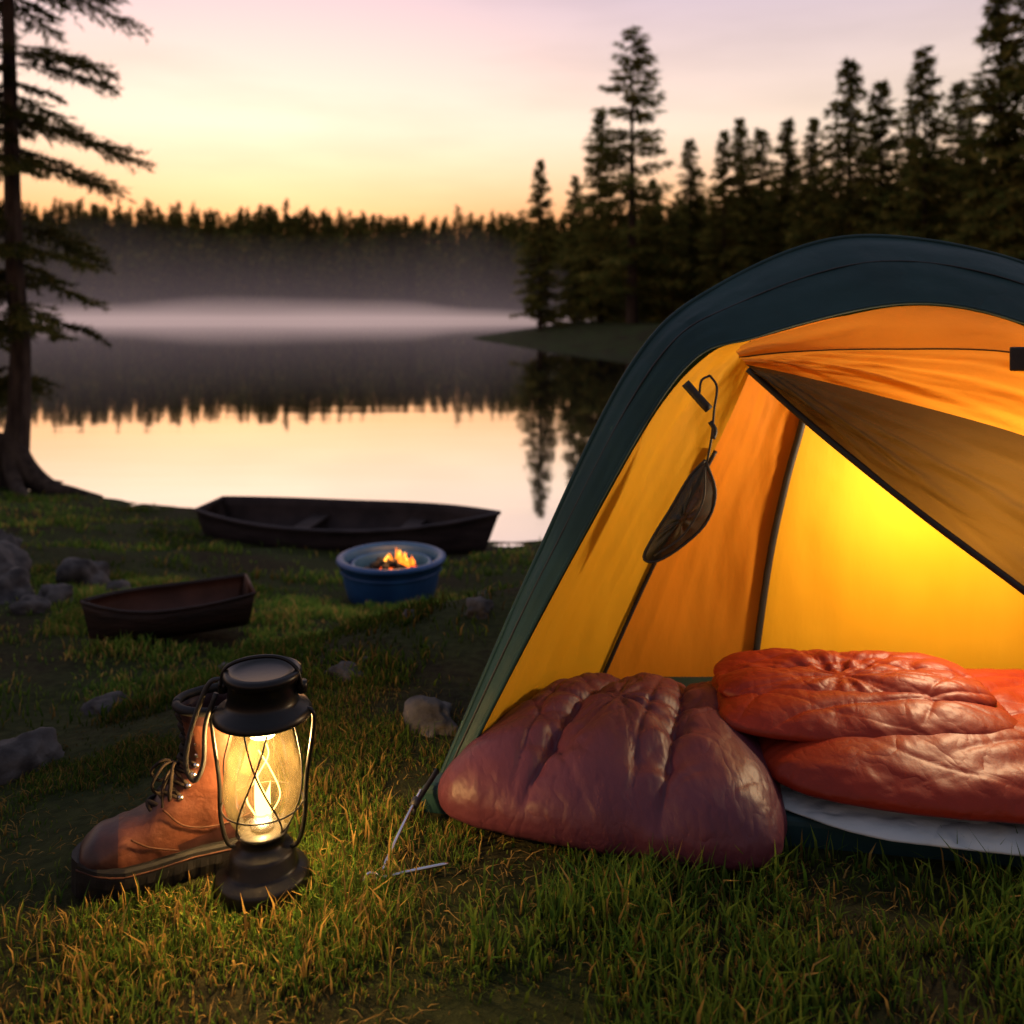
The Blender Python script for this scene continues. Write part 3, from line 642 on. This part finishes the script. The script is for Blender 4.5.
# ------------------------------------------------------------------ boat / trough
def hull(name_parent,cx,cy,cz,L,beam,dep,rot,mo,mi_,sheer=.12,thw=(),transom=.45,th=.02,gw=.018,mend=None,stern_up=.6):
    par=empty(name_parent,(cx,cy,cz));ca,sa=math.cos(rot),math.sin(rot)
    def w(x,y,z): return (cx+x*ca-y*sa,cy+x*sa+y*ca,cz+z)
    nS=40;nK=22
    def sec(t,off):
        b_=beam/2*max(.0,1-max(0,t)**2.4)*(1-(1-transom)*max(0,-t)**2.6)+.006;b_=max(b_-off,.003)
        return b_,dep+sheer*(t*t)*(stern_up if t<0 else 1.),off+.10*dep*max(0,t)**4+.02
    V=[];F=[];mi=[]
    for s_,off in((0,0),(1,th)):
        for i in range(nS):
            t=-1+2*i/(nS-1);b_,top,bot=sec(t,off)
            x=t*L/2*(1-off/L)
            for k in range(nK):
                a=math.pi*k/(nK-1);yy=-math.cos(a);zz=math.sin(a)
                y_=b_*np.sign(yy)*abs(yy)**.7;z_=top-(top-bot)*abs(zz)**.75
                rake=.10*L*.5*((z_-bot)/(top-bot+1e-6)-.5)*(max(0,t)**3-.8*max(0,-t)**3)
                V.append(w(x+rake,y_,z_))
    for s_ in(0,1):
        o0=s_*nS*nK
        for i in range(nS-1):
            for k in range(nK-1):
                f=(o0+i*nK+k,o0+(i+1)*nK+k,o0+(i+1)*nK+k+1,o0+i*nK+k+1);F.append(f if s_==0 else f[::-1]);mi.append(s_)
        F.append(tuple(o0+k for k in range(nK)));mi.append(1 if mend else s_)
    for i in range(nS-1):
        for k in(0,nK-1):
            a=i*nK+k;b2=nS*nK+a;F.append((a,a+nK,b2+nK,b2));mi.append(0)
    mesh('hull',V,F,[mo,mi_],par,midx=mi)
    V=np.array(V)
    r0=[tuple(V[i*nK]) for i in range(nS)];r1=[tuple(V[i*nK+nK-1]) for i in range(nS)]
    tube('gunwale_port',r0,gw*L/2,mo,par,8);tube('gunwale_starboard',r1,gw*L/2,mo,par,8)
    tube('gunwale_stern',[r0[0],r1[0]],gw*L/2,mi_ if mend else mo,par,8)
    for j,t in enumerate(thw):
        b_,top,bot=sec(t,th);box('thwart_%d'%j,w(t*L/2,0,top-.10),(.12,2*b_,.02),M_boat_in,par,rz=rot)
    if thw: tube('keel',[w(-L/2,0,.01),w(0,0,0),w(L*.4,0,.03)],.02,mo,par,8,10)
    return par
bz=Hs(-1.1,6.0)
hull('rowboat',-1.08,6.02,bz-.05,1.92,.84,.25,-.14,M_boat,M_boat_in,sheer=.05,thw=(-.35,.4),gw=.014,stern_up=1.0)
tz=Hs(-1.08,2.85)
hull('wooden_trough',-1.09,2.86,tz-.01,.48,.26,.130,math.pi+.42,M_wood,M_wood2,sheer=.02,transom=.8,th=.012,gw=.022,mend=True)

# ------------------------------------------------------------------ fire bowl
FX,FY=-.525,3.92;FZ=Hs(FX,FY)
fb=empty('fire_bowl',(FX,FY,FZ));c=(FX,FY,FZ+.010)
lathe('bowl',[(0,.0),(.17,.0),(.185,.01),(.200,.06),(.212,.12),(.216,.155),(.232,.160),(.238,.168),(.236,.178),(.222,.184),(.205,.180),(.200,.165),(.196,.135),(.19,.10),(.0,.095)],c,M_pot,fb,56)
lathe('inner_ring',[(.178,.10),(.178,.150),(.172,.157),(.162,.157),(.158,.15),(.158,.09)],c,M_pot,fb,56)
lathe('rim_bead',[(.214,.118),(.220,.124),(.217,.132)],c,M_pot,fb,56)
lathe('ash_bed',[(.158,.105),(.12,.118),(.06,.128),(0,.132)],c,M_ash,fb,40)
for k in range(6):
    a=k*1.05+.3;q=np.array([FX+.09*math.cos(a),FY+.09*math.sin(a),FZ+.147])
    q2=np.array([FX-.06*math.cos(a+.5),FY-.06*math.sin(a+.5),FZ+.167]);tube('firewood_%d'%k,[q,(q+q2)/2+np.array([0,0,.004]),q2],[.018,.017,.015],M_ash,fb,8,6)
Mf1=emat('fire_orange',(1,.20,.015),3.0);Mf2=emat('fire_yellow',(1,.40,.045),4.0);Mem=emat('ember',(1,.10,.01),2.2)
for k in range(13):
    a=k*2.4;rr=.055*math.sqrt(k/13);hh=random.uniform(.035,.085)*(1.1-rr*6)
    flame('flame_%d'%k,(FX+.04+rr*math.cos(a)*1.3,FY-.01+rr*math.sin(a),FZ+.15),hh,random.uniform(.007,.013),Mf1 if k%3 else Mf2,fb,k)
for k in range(14):
    a=k*2.4;rr=.08*math.sqrt(k/14)
    lathe('ember_%d'%k,[(0,-.006),(.010,-.003),(.008,.005),(0,.007)],(FX+.03+rr*math.cos(a),FY-.01+rr*math.sin(a),FZ+.147),Mem,fb,7)
fl_=bpy.data.lights.new('fire_light','POINT');fl_.energy=2;fl_.color=(1,.42,.12);fl_.shadow_soft_size=.04
o=bpy.data.objects.new('fire_light',fl_);link(o);o.location=(FX+.01,FY,FZ+.26);setparent(o,fb)

# ------------------------------------------------------------------ rocks
def rock(x,y,sx,sy,sz,seed,sink=.3):
    bm=bmesh.new();bmesh.ops.create_icosphere(bm,subdivisions=4,radius=1)
    for v in bm.verts:
        p=v.co.copy();q=p*1.1+Vector((seed*3.7,seed*1.3,seed*2.1))
        d=1+.38*mnoise.noise(q)+.16*mnoise.noise(q*2.7)+.05*mnoise.noise(q*7)
        for kk in range(5):
            n_=Vector((math.sin(seed*3+kk*2.1),math.cos(seed*5+kk*1.7),.6*math.sin(kk*3+seed))).normalized()
            pr=p.dot(n_)
            if pr>.72: d*=.72/pr
        v.co=Vector((p.x*sx,p.y*sy,p.z*sz))*d
    me=bpy.data.meshes.new('rock');bm.to_mesh(me);bm.free();me.materials.append(M_rock)
    me.polygons.foreach_set('use_smooth',[True]*len(me.polygons))
    o=bpy.data.objects.new('rock',me);link(o);o.location=(x,y,Hs(x,y)+sz*(.5-sink));o.rotation_euler=(0,0,seed)
for i,r_ in enumerate([(-.93,1.70,.085,.06,.062),(-.155,1.74,.075,.05,.034),(-.36,1.95,.040,.035,.026),(-.09,2.35,.05,.04,.036),
  (-.12,3.95,.06,.05,.03),(-.25,3.75,.045,.03,.025),(-.95,2.1,.05,.04,.028),(-1.95,3.5,.15,.11,.10),(-2.15,3.75,.20,.14,.16),(-1.75,3.45,.08,.07,.06),(-2.0,3.25,.10,.07,.07),(-1.62,3.7,.08,.06,.05),
  (-1.85,3.9,.12,.10,.10),(-2.2,3.3,.14,.1,.10),(-.75,2.35,.04,.03,.022),(-.33,2.02,.02,.018,.014),(-.27,2.35,.025,.02,.018),(-.47,1.75,.018,.015,.012),(-1.72,3.2,.07,.05,.05),(-1.5,3.45,.05,.04,.03),(-2.5,4.4,.14,.1,.11)]):
    rock(*r_,seed=i+1)

# ------------------------------------------------------------------ grass
def blades(n,xr,yr,hm,w,seed,widen=False,dry=.15,long_=False,straw=False):
    r=np.random.default_rng(seed)
    y=r.uniform(yr[0],yr[1],n)
    if widen: x=r.uniform(-1,1,n)*(y*.60+.35)
    else: x=r.uniform(xr[0],xr[1],n)
    if widen: 
        keep=r.uniform(0,1,n)<(y*.60+.35)/(yr[1]*.60+.35);x,y=x[keep],y[keep]
    clump=fbm(x*6,y*6,41);cl2=fbm(x*1.6,y*1.6,43);patch=fbm(x*2.9,y*2.9,47)
    pr=np.clip((clump-.30)*4.5,.10,1)*np.clip((patch-.38)*7,.10,1)
    d=sdist(x,y)
    pr*=sstep(.05,.5,d)
    if straw: pr=np.full(len(x),1.)*np.clip((fbm(x*7,y*7,71)-.3)*3,0,1)
    else: pr*=1-.88*np.exp(-(np.hypot((x+.12+.03*np.sin(y*20))/.06,(y-1.22)/.20))**3)
    front=1.43-(x+.15)*.162
    tentm=(x>-.14)&(y>front-.03)&(y<2.3);lft=-.14+(y-1.44)*.42;tentm&=(x>np.minimum(lft,.4))
    pr[tentm]=0
    pr[np.hypot(x-LX,y-LY)<.064]=0
    s_=(x-BX)*bd[0]+(y-BY)*bd[1];w_=-(x-BX)*bd[1]+(y-BY)*bd[0]
    pr[(s_>-.01)&(s_<.28)&(abs(w_)<.05)]=0
    pr[np.hypot(x-FX,y-FY)<.2]=0
    pr[np.hypot((x+1.10)/.9,(y-6.02)/.33)<1]=0
    pr[np.hypot((x+1.08)/.25,(y-2.86)/.14)<1]=0
    k=r.uniform(0,1,len(x))<pr;x,y,clump,cl2,patch=x[k],y[k],clump[k],cl2[k],patch[k];n=len(x)
    z=Hraw(x,y)-.003
    h=hm*np.clip(.15+1.9*(clump-.2),.25,1.6)*r.uniform(.5,1.35,n)
    if straw: h=hm*r.uniform(.1,.4,n);z=z+.004
    az=r.uniform(0,6.283,n);bend=r.uniform(.15,1.0,n)*(.8 if not long_ else .7);ba=r.uniform(0,6.283,n)
    if straw: bend=r.uniform(2,4,n)
    wx,wy=np.cos(az)*w/2,np.sin(az)*w/2;bx,by=np.cos(ba)*bend*h,np.sin(ba)*bend*h
    ww=r.uniform(.6,1.4,n);wx*=ww;wy*=ww
    tz_=h*(1-.35*bend) if not straw else h*.4
    b0=np.stack([x-wx,y-wy,z],1);b1=np.stack([x+wx,y+wy,z],1)
    m0=np.stack([x-wx*.8+bx*.28,y-wy*.8+by*.28,z+h*.55],1);m1=np.stack([x+wx*.8+bx*.28,y+wy*.8+by*.28,z+h*.55],1)
    tp=np.stack([x+bx,y+by,z+tz_],1)
    V=np.stack([b0,b1,m0,m1,tp],1).reshape(-1,3);k=np.arange(n)[:,None]*5
    T=np.stack([k+np.array([0,1,3]),k+np.array([0,3,2]),k+np.array([2,3,4])],1).reshape(-1,3)
    g1=np.array([.034,.080,.013]);g2=np.array([.105,.145,.022]);g3=np.array([.28,.18,.05])
    q=r.uniform(0,1,n)[:,None]**1.3;colr=g1*(1-q)+g2*q
    dr=(r.uniform(0,1,n)<dry*(.3+2.6*fbm(x*3.3,y*3.3,55)))[:,None];colr=np.where(dr,g3*r.uniform(.4,1.1,n)[:,None],colr)
    colr=colr*np.clip(.25+2.3*(cl2-.15),.30,1.5)[:,None]
    colr=colr*(1+.95*sstep(1.6,3.0,y))[:,None]  # farther blades lightened; the foreground's shade is put into the blade colour
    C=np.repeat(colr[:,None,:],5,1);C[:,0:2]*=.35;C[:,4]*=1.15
    if straw: C[:,0:2]*=2
    return V,T,C.reshape(-1,3)
GB=[blades(160000,(-1.05,1.1),(.80,1.95),.028,.0023,1,dry=.20),
    blades(13000,(-.05,1.0),(.80,1.38),.068,.0040,2,dry=.05,long_=True),
    blades(2600,(-1.0,-.1),(.85,1.5),.052,.0030,9,dry=.40,long_=True),
    blades(9000,(-1.0,1.0),(.85,1.9),.030,.0022,12,dry=1.,straw=True),
    blades(170000,None,(1.9,4.2),.044,.0044,3,widen=True,dry=.14),
    blades(150000,None,(4.2,13),.060,.0095,4,widen=True,dry=.10)]
VV=[];TT=[];CC=[];k=0
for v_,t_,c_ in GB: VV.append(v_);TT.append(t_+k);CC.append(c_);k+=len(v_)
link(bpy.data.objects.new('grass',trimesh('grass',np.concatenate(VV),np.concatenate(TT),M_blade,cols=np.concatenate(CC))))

# ------------------------------------------------------------------ mist (closed banks of thin haze lying on the lake)
def mist(name,cy,hw,h0,x0,x1,dens,col,seed,ex=1.8,nz=(.35,1.3)):
    m,nt,out=newmat(name+'_haze')
    ab=N(nt,'ShaderNodeVolumeAbsorption');ab.inputs['Color'].default_value=(0,0,0,1);ab.inputs['Density'].default_value=dens
    em=N(nt,'ShaderNodeEmission');em.inputs[0].default_value=(*col,1);em.inputs[1].default_value=dens  # emission stands in for skylight scattered by the mist
    ad=N(nt,'ShaderNodeAddShader');nt.links.new(ab.outputs[0],ad.inputs[0]);nt.links.new(em.outputs[0],ad.inputs[1]);nt.links.new(ad.outputs[0],out.inputs['Volume'])
    nxx,nyy=70,33;V=[];F=[]
    xs=np.linspace(x0,x1,nxx);vs=np.linspace(-1,1,nyy)
    for lay in(0,1):
        for x in xs:
            e=min(1,min(x-x0,x1-x)/30)
            for v_ in vs:
                hh=h0*(1-abs(v_))**ex*(nz[0]+nz[1]*float(fbm(x*.035,v_*1.5+seed,seed)))*e
                V.append((x,cy+hw*v_,WZ-.3+(hh+.3 if lay else 0)))
    for lay in(0,1):
        o0=lay*nxx*nyy
        for i in range(nxx-1):
            for j in range(nyy-1):
                f=(o0+i*nyy+j,o0+(i+1)*nyy+j,o0+(i+1)*nyy+j+1,o0+i*nyy+j+1);F.append(f if lay else f[::-1])
    n0=nxx*nyy
    for i in range(nxx-1):
        F.append((i*nyy,(i+1)*nyy,n0+(i+1)*nyy,n0+i*nyy));F.append((i*nyy+nyy-1,n0+i*nyy+nyy-1,n0+(i+1)*nyy+nyy-1,(i+1)*nyy+nyy-1))
    for j in range(nyy-1):
        F.append((j,n0+j,n0+j+1,j+1));q=(nxx-1)*nyy;F.append((q+j,q+j+1,n0+q+j+1,n0+q+j))
    mesh(name,V,F,m)
mist('mist',128,62,14,-170,24,.0042,(.36,.26,.28),1,2.6,(.75,.5))
mist('mist',126,46,3.2,-150,18,.019,(.76,.53,.50),7,3.2,(.35,1.2))

# ------------------------------------------------------------------ world
w=bpy.data.worlds.new('World');scene.world=w;w.use_nodes=True;nt=w.node_tree
for n_ in list(nt.nodes): nt.nodes.remove(n_)
out=nt.nodes.new('ShaderNodeOutputWorld');L=nt.links.new
saz=math.radians(-15);sel=math.radians(3)
sd=Vector((math.sin(saz)*math.cos(sel),math.cos(saz)*math.cos(sel),math.sin(sel)))
tc=N(nt,'ShaderNodeTexCoord');sx=N(nt,'ShaderNodeSeparateXYZ');L(tc.outputs['Generated'],sx.inputs[0])
rp=N(nt,'ShaderNodeValToRGB');L(sx.outputs['Z'],rp.inputs[0]);cr_=rp.color_ramp
stops=[(0,(1.0,.28,.06)),(.085,(1.05,.40,.12)),(.125,(1.08,.62,.33)),(.19,(1.08,.84,.66)),(.32,(.76,.60,.67)),(.5,(.48,.45,.58)),(1,(.36,.39,.52))]
cr_.elements[0].position=0;cr_.elements[0].color=(*stops[0][1],1);cr_.elements[1].position=1;cr_.elements[1].color=(*stops[-1][1],1)
for p_,c_ in stops[1:-1]:
    e=cr_.elements.new(p_);e.color=(*c_,1)
dt=N(nt,'ShaderNodeVectorMath',operation='DOT_PRODUCT');L(tc.outputs['Generated'],dt.inputs[0]);dt.inputs[1].default_value=sd
mr=N(nt,'ShaderNodeMapRange');L(dt.outputs['Value'],mr.inputs[0]);mr.inputs[1].default_value=-1;mr.inputs[2].default_value=.95;mr.inputs[3].default_value=.52;mr.inputs[4].default_value=1.0
mul=N(nt,'ShaderNodeVectorMath',operation='SCALE');L(rp.outputs[0],mul.inputs[0]);L(mr.outputs[0],mul.inputs['Scale'])
mx_=N(nt,'ShaderNodeMath',operation='MAXIMUM');L(dt.outputs['Value'],mx_.inputs[0]);mx_.inputs[1].default_value=0
pw=N(nt,'ShaderNodeMath',operation='POWER');L(mx_.outputs[0],pw.inputs[0]);pw.inputs[1].default_value=20
gl_=N(nt,'ShaderNodeVectorMath',operation='SCALE');gl_.inputs[0].default_value=(.55,.24,.12);L(pw.outputs[0],gl_.inputs['Scale'])
ad=N(nt,'ShaderNodeVectorMath',operation='ADD');L(mul.outputs[0],ad.inputs[0]);L(gl_.outputs[0],ad.inputs[1])
mp=N(nt,'ShaderNodeMapping');mp.inputs['Scale'].default_value=(1.2,1.2,6);L(tc.outputs['Generated'],mp.inputs[0])
no=N(nt,'ShaderNodeTexNoise');no.inputs['Scale'].default_value=2.6;no.inputs['Detail'].default_value=5;L(mp.outputs[0],no.inputs['Vector'])
cm=N(nt,'ShaderNodeMapRange');L(no.outputs['Fac'],cm.inputs[0]);cm.inputs[1].default_value=.45;cm.inputs[2].default_value=.75;cm.inputs[3].default_value=1;cm.inputs[4].default_value=.86
m3=N(nt,'ShaderNodeVectorMath',operation='SCALE');L(ad.outputs[0],m3.inputs[0]);L(cm.outputs[0],m3.inputs['Scale'])
b1=N(nt,'ShaderNodeBackground');L(m3.outputs[0],b1.inputs[0]);b1.inputs[1].default_value=1.0
sk=N(nt,'ShaderNodeTexSky');sk.sky_type='NISHITA';sk.sun_disc=False;sk.sun_elevation=sel;sk.sun_rotation=saz
b2=N(nt,'ShaderNodeBackground');L(sk.outputs[0],b2.inputs[0]);b2.inputs[1].default_value=.006
ads=N(nt,'ShaderNodeAddShader');L(b1.outputs[0],ads.inputs[0]);L(b2.outputs[0],ads.inputs[1]);L(ads.outputs[0],out.inputs[0])
sl=bpy.data.lights.new('sun','SUN');sl.energy=.8;sl.color=(1,.62,.35);sl.angle=math.radians(2)
so=bpy.data.objects.new('sun',sl);link(so);so.rotation_euler=(-sd).to_track_quat('-Z','Y').to_euler()

# ------------------------------------------------------------------ camera
cd=bpy.data.cameras.new('camera');co=bpy.data.objects.new('camera',cd);link(co);scene.camera=co
co.location=(0,0,.8);co.rotation_euler=(math.radians(90),0,0)
cd.lens=31.64;cd.sensor_width=36;cd.shift_y=-204/1024;cd.clip_start=.05;cd.clip_end=5000
cd.dof.use_dof=True;cd.dof.focus_distance=1.35;cd.dof.aperture_fstop=4.0
